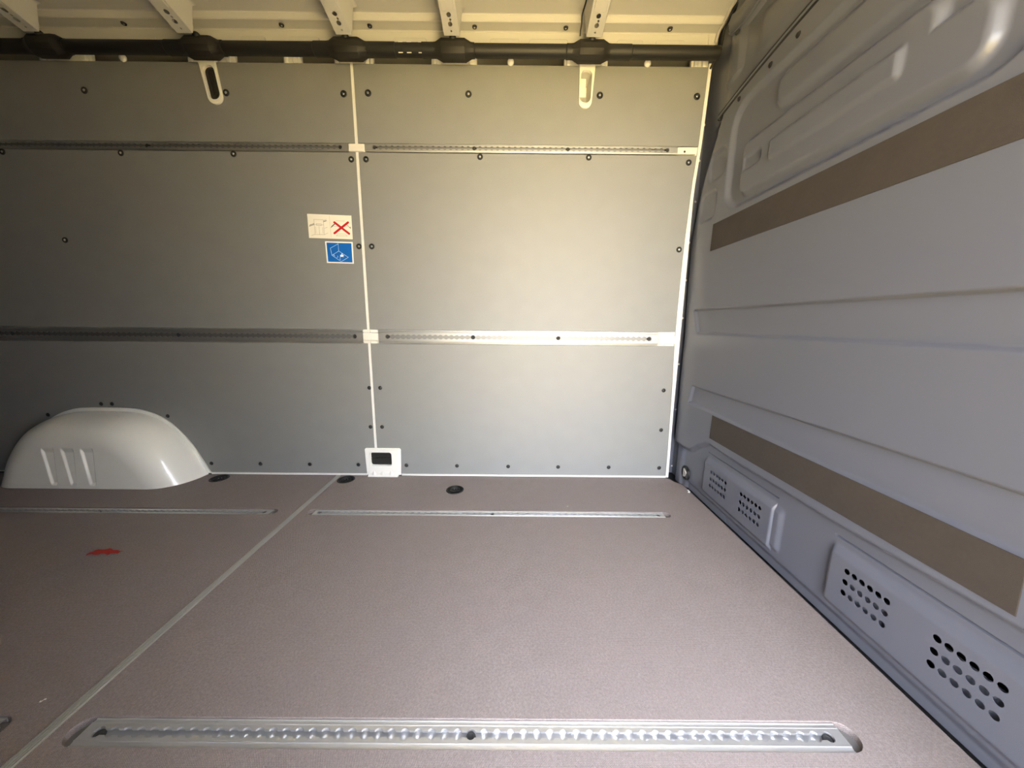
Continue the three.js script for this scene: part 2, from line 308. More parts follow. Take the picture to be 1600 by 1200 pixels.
block(-0.7005, -0.6295, 0.6795, 0.7165, 'small cream block joining the middle wall rails');
block(0.7055, 0.785, 1.4895, 1.5165, 'small cream block at the right end of the upper wall rail', true);
block(0.690, 0.770, 0.6755, 0.7125, 'small cream block at the right end of the middle wall rail');

// ---------------------------------------------------------------- bulkhead on the right
const wallRight = thing('wall_right', 'grey pressed steel bulkhead with ribs and vents', 'bulkhead', [0, 0, 0], null, 'structure');
const seamY = (z) => 1.64 - 0.14 * (z - 0.8) ** 2;
const leftZ = [[0, 0.012], [0.16, 0.012], [0.21, -0.006], [0.48, -0.007], [0.73, -0.006], [0.96, -0.02], [1.13, -0.024], [1.36, 0.023], [1.46, 0.074], [1.57, 0.132], [1.70, 0.17]];
const box2 = (z, y, z0, z1, y0, y1, r, w) => {          // 1 inside a rounded rectangle, falling to 0 over w outside its edge
  const cz = (z0 + z1) / 2, cy = (y0 + y1) / 2, qx = Math.abs(z - cz) - (z1 - z0) / 2 + r, qy = Math.abs(y - cy) - (y1 - y0) / 2 + r;
  const d = Math.min(Math.max(qx, qy), 0) + Math.hypot(Math.max(qx, 0), Math.max(qy, 0)) - r; return 1 - smooth(-w / 2, w / 2, d);
};
const VENT = 0.015;
function relief(z, y) {                                  // metres towards the load bay from x = XF
  const ledge = lerpPts([[-1, 0.197], [0.09, 0.197], [0.14, 0.205], [0.20, 0.247], [0.26, 0.279], [0.30, 0.283], [0.40, 0.277], [0.84, 0.279], [1.17, 0.292], [3, 0.30]], z);
  let d = 0.021 * smooth(ledge - 0.016, ledge + 0.006, y);
  // long recessed ribs, crisp on top, soft below
  const rib = (y0, y1, zl0, zl1) => { const zl = zl0 + (zl1 - zl0) * Math.min(1, Math.max(0, (y1 - y) / (y1 - y0))); return smooth(y0 - 0.004, y0 + 0.009, y) * (1 - smooth(y1 - 0.004, y1 + 0.001, y)) * smooth(zl - 0.006, zl + 0.007, z); };
  d -= 0.0115 * rib(0.7300, 0.8310, 0.062, 0.104);
  d -= 0.0110 * rib(0.4130 - 0.008 * smooth(0.1, 0.6, z), 0.4960 + 0.010 * smooth(0.1, 1.1, z), 0.112, 0.088);
  // vent housings standing off the lower band
  const vent = (z0, z1, y0, y1, wl, wr) => smooth(y0 - 0.022, y0, y) * (1 - smooth(y1, y1 + 0.026, y)) * smooth(z0 - wl, z0, z) * (1 - smooth(z1, z1 + wr, z));
  d += VENT * vent(0.262, 0.640, 0.072, 0.196, 0.018, 0.003) + VENT * vent(0.850, 1.40, 0.072, 0.200, 0.020, 0.02);
  d += 0.008 * vent(0.642, 0.660, 0.082, 0.190, 0.001, 0.018);
  d -= 0.005 * (1 - smooth(0.0012, 0.003, Math.abs(y - 0.236 - 0.004 * (z > 0.75)))) * (1 - smooth(0.640, 0.646, z) * (1 - smooth(0.834, 0.84, z))) * smooth(0.255, 0.26, z);
  d += 0.010 * (1 - smooth(0.056, 0.075, z)) * (1 - smooth(0.14, 0.2, y)) ;   // upright fold at the corner
  // foot flange
  d -= 0.010 * (1 - smooth(0.022, 0.046, y)) * smooth(0.09, 0.12, z);
  // pressings under the roof line
  d -= 0.017 * box2(z, y, 0.205, 1.03, 1.198, 1.555, 0.085, 0.022);
  d += 0.018 * Math.max(box2(z, y, 0.285, 0.862, 1.226, 1.402, 0.035, 0.020), box2(z, y, 0.60, 0.955, 1.226, 1.345, 0.04, 0.022));
  d += 0.011 * box2(z, y, 0.435, 0.808, 1.288, 1.345, 0.010, 0.014);
  d += 0.013 * box2(z, y, 0.42, 0.98, 1.440, 1.525, 0.03, 0.022);
  d -= 0.008 * (box2(z, y, 0.295, 0.385, 1.306, 1.350, 0.012, 0.010));
  d -= 0.009 * box2(z, y, 0.072, 0.185, 1.346, 1.448, 0.03, 0.014) + 0.008 * box2(z, y, 0.030, 0.145, 1.20, 1.310, 0.03, 0.014);
  return d;
}
const clusters = [[0.3125, 0.01905, 0.172, 0.0295, 0.300, 0.423], [0.4985, 0.01875, 0.172, 0.0295, 0.486, 0.606], [0.8925, 0.0181, 0.1765, 0.0287, 0.880, 0.996], [1.0735, 0.0180, 0.1765, 0.0287, 1.061, 1.177]];
const VY0 = 0.099, VY1 = 0.193;
{
  const zs = new Set(), rows = new Set(), q = (v) => Math.round(v * 1e5) / 1e5;
  for (let i = 0; i <= 420; i++) zs.add(q(0.02 + i * (DOORZ - 0.02) / 420));
  for (const c of clusters) { zs.add(q(c[4])); zs.add(q(c[5])); }
  for (const z of [0.6405, 0.6425, 0.6435, 0.6445]) zs.add(z);
  for (let i = 0; i <= 480; i++) rows.add(q(i * 1.575 / 480));
  rows.add(VY0); rows.add(VY1); for (let i = 0; i < 20; i++) rows.add(q(0.229 + i * 0.0009));
  const Z = [...zs].sort((a, b) => a - b), Y = [...rows].sort((a, b) => a - b);
  // the first columns form the panel's turned left edge
  const nu = Z.length + 2, nv = Y.length - 1;
  const yAt = (j, z) => { const y = Y[j]; return y < 1.15 ? y : y + (seamY(z) - 1.575) * smooth(1.15, 1.575, y); };
  const g = gridGeo(nu, nv, (i, j) => {
    const zl = lerpPts(leftZ, Y[j]); let z = i < 3 ? zl : Math.max(Z[i - 3], 0.02);
    if (i >= 3) { const k = 1 - smooth(0.02, 0.30, z); z = z + (zl + 0.008 - 0.02) * k * (Y[j] > 0.26 ? 1 : 0) + (Y[j] <= 0.26 ? 0 : 0); }
    const y = yAt(j, z); let d = relief(z, y);
    if (i === 0) d = -0.010; if (i === 1) d -= 0.004; if (i === 2) { z += 0.003; }
    return [XF - d, y, z, z, y];
  }, (i, j) => {
    if (i < 3) return false; const z = (Z[i - 3] + Z[Math.min(i - 2, Z.length - 1)]) / 2, y = (Y[j] + Y[j + 1]) / 2;
    return y > VY0 && y < VY1 && clusters.some((c) => z > c[4] && z < c[5]);
  });
  obj('bulkhead_panel', g, M.bulk, wallRight);
}
for (const [z0, pz, y0, py, za, zb] of clusters) {       // perforated vent plates, 6 x 3 holes each
  const s = poly([[za, VY0], [zb, VY0], [zb, VY1], [za, VY1]]);
  for (let c = 0; c < 6; c++) for (let r = 0; r < 3; r++) s.holes.push(holePath(circlePts(z0 + c * pz, y0 - r * py, 0.0071, 20)));
  const g = basis(extrude(s, 0.0009), V3(0, 0, 1), V3(0, 1, 0), V3(1, 0, 0)).translate(XF - VENT, 0, 0);
  obj('vent_plate', g, M.bulk, wallRight);
  obj('vent_baffle', [bx(XF - 0.004, XF - 0.003, 0.085, y0 - 0.011, z0 + 0.001, zb + 0.03), bx(XF + 0.003, XF + 0.004, y0 - 0.001, 0.215, z0 - 0.002, zb + 0.03)], M.bulk, wallRight);
}
// plate behind the left edge of the bulkhead, and the pillar beyond it
obj('pillar_flange', [sheetYZ(), bx(0.776, XF + 0.02, 0, 1.90, -0.075, -0.062)], M.bulk, wallRight);
function sheetYZ() { return bx(XF + 0.0085, XF + 0.0125, 0, 1.97, -0.07, 0.40); }
obj('cab_side', bx(CAB, CAB + 0.05, -0.1, 2.12, -0.24, 1.86), M.underbody, wallRight);
{ // upper bulkhead plate with its arched lower edge, seam bead and roof bow
  const nz = 120, Z = (i) => -0.02 + (DOORZ + 0.02) * i / nz;
  const up = gridGeo(nz, 60, (i, j) => {
    const z = Z(i), y0 = seamY(Math.max(z, 0.05)) + 0.006, y = y0 + (1.985 - y0) * j / 60;
    let d = 0.011 * smooth(0.10, 0.16, z) + 0.001 + 0.010 * box2(z, y, 0.115, 0.205, 1.672, 1.90, 0.012, 0.006) + 0.006 * box2(z, y, 0.30, 1.4, 1.68, 1.78, 0.03, 0.03);
    if (z < 0.12) d -= 0.006 * (1 - smooth(0.02, 0.12, z));
    return [XF - d, y, z, z, y];
  });
  obj('upper_plate', up, M.bulk, wallRight);
  const pts = []; for (let i = 0; i <= 40; i++) { const z = 0.10 + (DOORZ - 0.1) * i / 40; pts.push(V3(XF - 0.006, seamY(z) + 0.0035, z)); }
  const run = (dx, dy) => new THREE.CatmullRomCurve3(pts.map((p) => V3(p.x + dx, p.y + dy, p.z)));
  obj('seam_seal', new THREE.TubeGeometry(run(-0.0130, -0.0020), 80, 0.0052, 8), M.black, wallRight);
  obj('seam_bead', new THREE.TubeGeometry(run(-0.0145, 0.0060), 80, 0.0044, 8), M.bulk, wallRight);
  obj('seam_seal', new THREE.TubeGeometry(run(-0.0110, 0.0150), 80, 0.0052, 8), M.black, wallRight);
  // roof bow over the bulkhead
  const bow = new THREE.CatmullRomCurve3([V3(0, 1.885, 0.115), V3(0, 1.862, 0.17), V3(0, 1.855, 0.25), V3(0, 1.872, 0.45), V3(0, 1.885, 0.9), V3(0, 1.87, 1.7)]);
  const sec = [[0.002, 0.045], [-0.030, 0.030], [-0.040, 0.0], [-0.030, -0.036], [0.002, -0.05]];
  obj('roof_bow', gridGeo(60, sec.length - 1, (i, j) => { const p = bow.getPoint(i / 60), k = smooth(0, 0.10, i / 60); return [XF - 0.001 + sec[j][0] * (0.25 + 0.75 * k), p.y + sec[j][1] * (0.3 + 0.7 * k), p.z]; }), M.bulk, wallRight);
  const edgeP = new THREE.CatmullRomCurve3([V3(XF - 0.012, 1.875, 0.1), V3(XF - 0.030, 1.828, 0.16), V3(XF - 0.038, 1.808, 0.225), V3(XF - 0.036, 1.818, 0.32), V3(XF - 0.034, 1.83, 0.6)]);
  obj('bow_lip', new THREE.TubeGeometry(edgeP, 40, 0.004, 6), M.bulk, wallRight);
  // sealing edge towards the roof
  const seal = new THREE.CatmullRomCurve3([V3(0.815, 1.815, 0.0), V3(0.822, 1.835, 0.018), V3(0.826, 1.860, 0.050), V3(0.826, 1.885, 0.056), V3(0.826, 1.915, 0.062), V3(0.830, 1.930, 0.085), V3(0.834, 1.945, 0.13), V3(0.834, 1.955, 0.25)]);
  obj('edge_seal', new THREE.TubeGeometry(seal, 60, 0.0042, 7), M.rubber, wallRight);
  const dome = (r) => toMinusX(dome_([[0, r * 0.7], [r * 0.6, r * 0.55], [r, 0]], 12));
  const rivet = dome(0.0065), big = dome(0.0085);
  const put = (n, g, m, x, y, z) => { const o = obj(n, g, m, wallRight); o.position.set(x, y, z); };
  for (const [y, z] of [[1.6055, 0.4893], [1.598, 0.3816], [1.588, 0.2305], [1.580, 0.125], [1.610, 0.62], [1.614, 0.76], [1.612, 0.90]]) put('screw', big, M.black, XF - 0.0215, y - 0.014, z);
  put('screw', big, M.rubber, XF - 0.012, 1.752, 0.175); put('screw', big, M.rubber, XF - 0.012, 1.812, 0.165); put('screw', big, M.rubber, XF - 0.04, 1.80, 0.205);
  for (const [y, z] of [[1.456, 0.062], [1.405, 0.035], [1.345, 0.012], [1.53, 0.11], [1.50, 0.09]]) put('screw', big, M.rubber, XF + 0.004, y, z - 0.018);
  // wiring that hugs the panel edge
  const wire = new THREE.CatmullRomCurve3([V3(XF - 0.004, 1.565, 0.110), V3(XF - 0.002, 1.54, 0.085), V3(XF + 0.002, 1.515, 0.082), V3(XF + 0.003, 1.49, 0.070), V3(XF + 0.004, 1.45, 0.05), V3(XF + 0.004, 1.40, 0.015), V3(XF + 0.004, 1.35, -0.015)]);
  obj('edge_wire', new THREE.TubeGeometry(wire, 50, 0.0035, 7), M.rubber, wallRight);
  // small rivets on the pillar
  const rv = toZ(dome_([[0, 0.004], [0.0035, 0.0035], [0.0055, 0]], 12));
  for (const [x, y] of [[0.825, 1.807], [0.8144, 1.607], [0.8071, 1.4676], [0.8073, 1.3027], [0.7959, 1.1312], [0.7975, 0.967], [0.7991, 0.7967], [0.8014, 0.5799], [0.8067, 0.356], [0.8142, 0.0632]]) { const k = 1.70 / 1.64; put('rivet', rv, M.steel, x * k, 0.768 + (y - 0.768) * k, -0.062); }
}

// felt strips on the bulkhead
{
  const strip = (z0, z1, y0, y1, x, skew) => { const g = basis(extrude(poly([[z0, y0], [z1 - skew, y0], [z1, y1], [z0 + 0.002, y1]]), 0.0022, 0.0005), V3(0, 0, 1), V3(0, 1, 0), V3(-1, 0, 0)); return g.translate(x, 0, 0); };
  tag(obj('felt_strip', strip(0.144, 1.22, 1.0665, 1.170, XF - 0.0208, 0), M.felt), 'dark brown felt strip high on the bulkhead', 'felt strip', 'brown felt strips');
  tag(obj('felt_strip', strip(0.285, 1.155, 0.3085, 0.4055, XF - 0.0208, -0.004), M.felt), 'dark brown felt strip low on the bulkhead, above the vents', 'felt strip', 'brown felt strips');
}

// ---------------------------------------------------------------- roof
const ceiling = thing('ceiling', 'pale painted underside of the van roof with cross ribs', 'ceiling', [0, 0, 0], null, 'structure');
const roofProfile = [[-0.175, 1.903], [0.0, 1.8985], [0.002, 1.936], [0.006, 1.939], [0.048, 1.9395], [0.051, 1.942], [0.053, 1.960], [0.056, 1.9625], [0.077, 1.9635], [0.12, 1.9655], [0.25, 1.972], [0.45, 1.979], [0.70, 1.985], [0.90, 1.986], [1.25, 1.98], [1.60, 1.96], [1.70, 1.93], [1.80, 1.85]];
obj('roof_skin', sweepX(roofProfile, REAR, 0.836, 0.35), M.roofPaint, ceiling);
obj('roof_outer', bx(REAR - 0.05, CAB + 0.05, 2.04, 2.12, -0.24, 1.86), M.white, ceiling);
obj('roof_edge', [rbx(0.795, 0.828, 1.885, 1.955, -0.01, 0.004, 0.003), new THREE.TubeGeometry(new THREE.CatmullRomCurve3([V3(0.824, 1.905, 0.006), V3(0.827, 1.935, 0.02), V3(0.829, 1.945, 0.055), V3(0.829, 1.962, 0.085), V3(0.829, 1.97, 0.3)]), 24, 0.006, 6)], M.roofPaint, ceiling);
for (const [x, s] of [[-1.5685, 1], [-0.936, 1], [-0.582, 1], [-0.161, 1], [0.206, 1], [0.625, 1.1]]) {
  const c = obj('clip', toZ(dome_([[0.0035, 0.001], [0.0045, 0.005], [0.0085, 0.0045], [0.0095, 0]], 16)), M.rubber, ceiling); c.position.set(x, 1.9385, 0.027); c.rotation.x = Math.PI / 2; c.scale.setScalar(s);
  obj('clip_pin', toZ(dome_([[0, 0.006], [0.003, 0.005], [0.0042, 0]], 10)), M.steel, c);
}
for (const [a, b] of [[-1.60, -1.47], [-1.46, -1.33], [-1.12, -1.02], [-0.93, -0.80], [-0.50, -0.36], [-0.10, 0.02], [0.06, 0.22], [0.42, 0.53], [0.58, 0.70]]) // pressed pads on the face over the duct
  obj('pressed_pad', extrude(poly(roundPts(a, b, 1.87, 1.914, 0.010)), 0.005, 0.003), M.roofPaint, ceiling);
{
  const Z0 = 0.088, Y0 = 1.863, ZE = 0.215, YE = 1.896, a = Math.atan2(YE - Y0, ZE - Z0), L = Math.hypot(YE - Y0, ZE - Z0);
  const ribPath = (z) => lerpPts([[Z0, Y0], [ZE, YE], [0.30, 1.912], [0.5, 1.925], [0.9, 1.935], [1.4, 1.925], [1.72, 1.89]], z);
  const roofY = (z) => lerpPts([[0, 1.95], [0.08, 1.9635], [0.25, 1.972], [0.9, 1.986], [1.6, 1.96], [1.75, 1.9]], z);
  const zs = [Z0, 0.11, 0.15, 0.19, ZE, 0.30, 0.5, 0.9, 1.4, 1.7], h = 0.030;
  for (const xc of [-2.45, -1.872, -1.278, -0.662, -0.243, 0.309]) {
    const off = [h, h + 0.0015, h + 0.012, h + 0.030], at = (i, z) => i === 0 ? ribPath(z) : i === 1 ? ribPath(z) + 0.003 : roofY(z) - (i === 2 ? 0.012 : 0.009);
    const rib = obj('roof_rib', [gridGeo(3, zs.length - 1, (i, j) => [xc + off[i], at(i, zs[j]), zs[j]]), gridGeo(3, zs.length - 1, (i, j) => [xc - off[i], at(i, zs[j]), zs[j]]),
      gridGeo(1, 5, (i, j) => [xc + (i ? h : -h), ribPath(zs[j + 4]), zs[j + 4]])], M.roofPaint, ceiling);
    obj('end_tab', [bx(xc - h - 0.004, xc + h + 0.004, Y0 + 0.012, 1.955, Z0 - 0.001, Z0 + 0.001)], M.roofPaint, rib);
    const s = poly([[-h, 0], [h, 0], [h, L], [-h, L]]);                  // perforated lower face between duct and roof
    for (const [u, r, dx] of [[0.016, 0.0035, 0], [0.040, 0.0085, 0], [0.055, 0.004, 0.003], [0.071, 0.0085, 0], [0.112, 0.004, 0.002]]) s.holes.push(holePath(circlePts(dx, u, r, 16)));
    const g = basis(extrude(s, 0.0015), V3(1, 0, 0), V3(0, Math.sin(a), Math.cos(a)), V3(0, Math.cos(a), -Math.sin(a)));
    obj('perforated_face', g.translate(xc, Y0, Z0), M.roofPaint, rib);
    const pad = obj('pad', rbx(-0.023, 0.023, -0.002, 0.003, -0.024, 0.024, 0.0015), M.roofPaint, rib); pad.position.set(xc, Y0 + 0.108 * Math.sin(a) - 0.001, Z0 + 0.110 * Math.cos(a)); pad.rotation.x = -a;
  }
}

// ---------------------------------------------------------------- black duct under the roof rail
{
  const duct = thing('cable_duct', 'black plastic cable duct running under the roof edge', 'duct', [0, 1.8405, 0.047]);
  const alongX = (g) => g.rotateZ(-Math.PI / 2);
  const joints = [-3.3, -2.35, -1.93, -1.79, -1.39, -1.16, -0.80, -0.475, -0.37, -0.158, 0.207, 0.468, 0.822], r = 0.0245;
  for (let i = 0; i + 1 < joints.length; i++) {
    const a = joints[i] + 0.001, b = joints[i + 1] - 0.001, L = b - a, rr = r + (i % 2 ? -0.0012 : 0.0006);
    const o = obj('tube', alongX(lathe([[rr - 0.003, 0], [rr - 0.0006, 0], [rr, 0.0015], [rr, L - 0.0015], [rr - 0.0006, L], [rr - 0.003, L]], 28)), M.black, duct); o.position.x = a;
  }
  obj('inner_liner', alongX(lathe([[r - 0.0035, 0], [r - 0.0035, 4.12]], 16)).translate(-3.3, 0, 0), M.dark, duct);
  for (const x of [-1.865, -1.25, -0.665, -0.243, 0.305]) {
    const o = obj('coupling', alongX(lathe([[0.0255, -0.078], [0.0262, -0.070], [0.0355, -0.050], [0.0375, -0.046], [0.0375, 0.046], [0.0355, 0.050], [0.0262, 0.070], [0.0255, 0.078]], 12).rotateY(Math.PI / 12)), M.rubber, duct);
    o.geometry = toCreasedNormals(o.geometry, 0.5); o.position.x = x;
    const c = obj('rib_clip', new THREE.SphereGeometry(0.014, 16, 10).scale(1, 0.9, 0.9), M.black, duct); c.position.set(x, 0.028, 0.022);
  }
  for (let i = 0; i < 3; i++) for (const dy of [-1, 1]) { const o = obj('slot', rbx(-0.004 - 0.005, 0.009, -0.0015, 0.0015, -0.001, 0.001, 0.0008), M.trim, duct); o.position.set(-0.452 + i * 0.034 + (i > 1 ? 0.012 : 0), dy * 0.0185, 0.0152); o.rotation.x = -dy * 0.87; }
}
tag(obj('roof_cable', [new THREE.TubeGeometry(new THREE.CatmullRomCurve3([V3(0.2545, 1.866, 0.088), V3(0.2545, 1.880, 0.094), V3(0.2560, 1.895, 0.102), V3(0.2545, 1.913, 0.118), V3(0.2600, 1.928, 0.142), V3(0.2650, 1.945, 0.185), V3(0.266, 1.960, 0.26)]), 50, 0.0028, 7)], M.rubber), 'thin black cable running up beside the roof rib', 'cable');

// ---------------------------------------------------------------- white openings at the top of the wall lining
function handleFrame(label, outer, inner, x) {
  const g = thing('loop_bracket', label, 'bracket', [0, 0, 0], 'white oblong loops at the top of the wall');
  const s = poly(outer); s.holes.push(holePath(inner)); obj('rim', extrude(s, 0.016, 0.0018).translate(0, 0, -0.007), M.white, g); return g;
}
const rot = (pts, cx, cy, a) => pts.map(([x, y]) => [cx + (x - cx) * Math.cos(a) - (y - cy) * Math.sin(a), cy + (x - cx) * Math.sin(a) + (y - cy) * Math.cos(a)]);
const slot = (xc, w, y0, y1, r) => roundPts(xc - w / 2, xc + w / 2, y0, y1, r, 8);
function loopOutline(xc, wTop, wBot, y0, yTop, flare) { // open-topped tongue, counter-clockwise from its upper left
  const r = wBot * 0.46, out = [[xc - wTop / 2 - flare, yTop], [xc - wTop / 2, yTop - 0.030]];
  for (let i = 0; i <= 8; i++) { const t = Math.PI + Math.PI / 2 * i / 8; out.push([xc - wBot / 2 + r + r * Math.cos(t), y0 + r + r * Math.sin(t)]); }
  for (let i = 0; i <= 8; i++) { const t = -Math.PI / 2 + Math.PI / 2 * i / 8; out.push([xc + wBot / 2 - r + r * Math.cos(t), y0 + r + r * Math.sin(t)]); }
  out.push([xc + wTop / 2, yTop - 0.030], [xc + wTop / 2 + flare, yTop]); return out;
}
{
  const outR = rot(loopOutline(0.3015, 0.066, 0.055, 1.662, 1.846, 0.008), 0.3015, 1.75, -0.03);
  const g = handleFrame('white oblong loop hanging over the bright wall panel, opening empty', outR, rot(slot(0.2995, 0.0455, 1.682, 1.803, 0.0205), 0.3, 1.74, -0.03).reverse());
  obj('recess', [bx(0.262, 0.345, 1.66, 1.83, -0.112, -0.110), bx(0.325, 0.328, 1.662, 1.81, -0.110, -0.009), bx(0.262, 0.328, 1.807, 1.810, -0.110, -0.009), bx(0.262, 0.265, 1.662, 1.81, -0.110, -0.009), bx(0.262, 0.328, 1.662, 1.665, -0.110, -0.009)], M.white, g);
  obj('inner_tab', rbx(0.262, 0.306, 1.722, 1.792, -0.030, -0.026, 0.0015), M.white, g);
  obj('inner_step', rbx(0.262, 0.306, 1.672, 1.695, -0.030, -0.020, 0.003), M.white, g);
}
{
  const cx = -1.262, cy = 1.745, a = 0.135;
  const outL = rot(loopOutline(cx, 0.067, 0.061, 1.664, 1.842, 0.008), cx, cy, a);
  const inner = (k) => rot(slot(cx, 0.0465 - 2 * k, 1.681 + k, 1.806 - k, 0.0215 - k), cx, cy, a);
  const g = handleFrame('white oblong loop filled with a ribbed black grommet, over the shaded panel', outL, inner(0).reverse());
  for (let i = 0; i < 4; i++) { const s = poly(inner(0.0005 + i * 0.0048)); s.holes.push(holePath(inner(0.0034 + i * 0.0048).reverse())); obj('grommet_ring', extrude(s, 0.007, 0.0012).translate(0, 0, -0.0085 + (i % 2) * 0.003), M.grommet, g); }
  obj('grommet', extrude(poly(inner(0.0004)), 0.003).translate(0, 0, -0.013), M.grommet, g);
}

// ---------------------------------------------------------------- white pillar foot with a dark opening
{
  const g = thing('foot_bracket', 'white pressed steel pillar foot with a dark rectangular opening', 'bracket', [0, 0, 0]);
  const x0 = -0.7315, x1 = -0.5515, hole = roundPts(-0.7030, -0.5995, 0.0570, 0.1225, 0.011).reverse();
  const s = poly([[x0 + 0.004, 0.004], [x1 - 0.004, 0.004], ...roundPts(x0, x1, 0.02, 0.146, 0.010).slice(7, 21)]); s.holes.push(holePath(hole));
  obj('base_plate', extrude(s, 0.011, 0.0025).translate(0, 0, -0.006), M.white, g);
  const m = poly([[-0.7110, 0.0015], [-0.5720, 0.0015], [-0.5715, 0.050], [-0.5670, 0.075], [-0.5675, 0.100], [-0.5625, 0.139], [-0.7085, 0.139], [-0.7100, 0.060]]); m.holes.push(holePath(roundPts(-0.7050, -0.5975, 0.0550, 0.1245, 0.012).reverse()));
  obj('raised_face', extrude(m, 0.006, 0.002).translate(0, 0, 0.0045), M.white, g);
  obj('foot_lip', [extrude(poly([[0, 0.0], [0.022, 0.0008], [0.020, 0.004], [0.014, 0.010], [0.0095, 0.020], [0, 0.022]]), 0.150).rotateY(-Math.PI / 2).translate(-0.5665, 0, 0)], M.white, g);
  for (const x of [-0.688, -0.645, -0.602]) { // triangular dents
    const P = [V3(x - 0.017, 0.008, 0.0125), V3(x + 0.015, 0.008, 0.0125), V3(x, 0.031, 0.0102), V3(x + 0.002, 0.010, 0.0205)];
    const d = new THREE.BufferGeometry().setFromPoints([P[0], P[3], P[2], P[3], P[1], P[2], P[0], P[1], P[3]]); d.setAttribute('uv', new THREE.Float32BufferAttribute(new Float32Array(18), 2)); d.computeVertexNormals();
    obj('gusset', d, M.white, g);
  }
  for (const y of [0.054, 0.0905]) { const f = obj('opening_shade', rbx(-0.706, -0.596, 0, 0.0365, -0.0075, -0.0055, 0.0008), M.rubber, g); f.position.set(0, y, 0); f.rotation.x = 0.05; }  // near-black plates put in for the shade inside the deep opening
}

// ---------------------------------------------------------------- wheel arch
{
  const g = thing('wheel_arch', 'white painted wheel arch bulging from the wall with three pressed grooves', 'wheel arch', [0, 0, 0]);
  const O = archOutline(0, 260), c = [-1.985, 0], depth = 0.171, R = 0.135;
  const dist = (x, y) => { let b = 1e9; for (let i = 0; i + 1 < O.length; i++) { const [ax, ay] = O[i], [bx_, by] = O[i + 1], dx = bx_ - ax, dy = by - ay, t = Math.max(0, Math.min(1, ((x - ax) * dx + (y - ay) * dy) / (dx * dx + dy * dy))); b = Math.min(b, Math.hypot(x - ax - t * dx, y - ay - t * dy)); } return b; };
  const groove = (x, y) => { let d = 0; for (const gx of [-2.086, -1.998, -1.910]) { const t = (y - 0.020) / 0.175, w = 0.0125 + 0.015 * Math.max(0, t), xx = x - gx - 0.004 * t; const e = smooth(w + 0.002, w - 0.004, Math.abs(xx)); d += 0.0075 * e * smooth(-0.03, 0.06, t + 0.0) * (1 - smooth(0.86, 1.04, t)); } return d; };
  const nu = O.length - 1, nv = 190;
  const body = gridGeo(nu, nv + 1, (i, j) => {
    const k = j === 0 ? 1 : 1 - Math.pow((j - 1) / nv, 1.35), x = c[0] + (O[i][0] - c[0]) * k, y = c[1] + (O[i][1] - c[1]) * k;
    if (j === 0) return [x, y, 0, x, y];
    const d = dist(x, y), q = Math.min(1, d / R), z = 0.030 + (depth - 0.030) * Math.pow(1 - Math.pow(1 - q, 2.3), 0.56);
    return [x, Math.max(y, 0.0012), z - groove(x, y), x, y];
  });
  obj('housing', body, M.white, g);
  const A = archOutline(0.016), B = archOutline(-0.010);
  obj('wall_flange', extrude(poly([...A.filter(([, y]) => y >= 0.0), ...B.filter(([, y]) => y >= 0.0).reverse()].map(([x, y]) => [x, Math.max(y, 0.0015)])), 0.005, 0.0015).translate(0, 0, 0.0003), M.white, g);
}

// ---------------------------------------------------------------- lashing eyes
function lashingEye(label, pos, turn, wall) {
  const g = thing('lashing_eye', label, 'lashing eye', pos, 'recessed black lashing eyes');
  if (wall) g.rotation.z = Math.PI / 2;
  const r = wall ? 0.034 : 0.0412;
  obj('rim', dome_([[r - 0.008, -0.004], [r - 0.006, 0.0012], [r - 0.002, 0.0022], [r, 0.0008], [r, -0.012]], 32), M.black, g);
  obj('cup', lathe([[r - 0.006, 0], [r - 0.010, -0.012], [0.012, -0.015], [0, -0.0155]], 28), M.black, g);
  const ring = obj('ring', [new THREE.TorusGeometry(r * 0.55, wall ? 0.0026 : 0.004, 10, 24, Math.PI), new THREE.CylinderGeometry(wall ? 0.003 : 0.004, wall ? 0.003 : 0.004, r * 1.1, 10).rotateZ(Math.PI / 2)], wall ? M.steel : M.rubber, g);
  ring.rotation.set(-Math.PI / 2 + 0.12, 0, 0); ring.position.set(0, -0.004, 0.006);
  if (wall) {
    ring.rotation.set(Math.PI / 2, 0, 0); ring.position.set(0, 0.0015, -0.010);
    const inner = obj('inner_ring', new THREE.TorusGeometry(0.010, 0.0018, 8, 18, Math.PI), M.steel, g); inner.rotation.x = Math.PI / 2; inner.position.set(0, 0.0015, -0.008);
    obj('stud', dome_([[0, -0.004], [0.005, -0.005], [0.006, -0.012]], 16), M.aluDull, g);
  }
  else obj('bar', [rbx(-0.020, -0.003, -0.006, -0.001, -0.017, -0.012, 0.002), rbx(0.003, 0.020, -0.006, -0.001, -0.017, -0.012, 0.002)], M.aluDull, g);
  if (!wall) g.rotation.y = turn;
}
lashingEye('black lashing eye in the floor beside the wheel arch', [-1.437, 0.0003, 0.050], 0.5);
lashingEye('black lashing eye in the floor at the end of the floor joint', [-0.8115, 0.0003, 0.052], 0.35);
lashingEye('black lashing eye in the floor under the bright wall panel', [-0.259, 0.0003, 0.148], 0);
lashingEye('black lashing eye low on the bulkhead in the far corner', [XF - 0.006, 0.070, 0.096], 0, true);

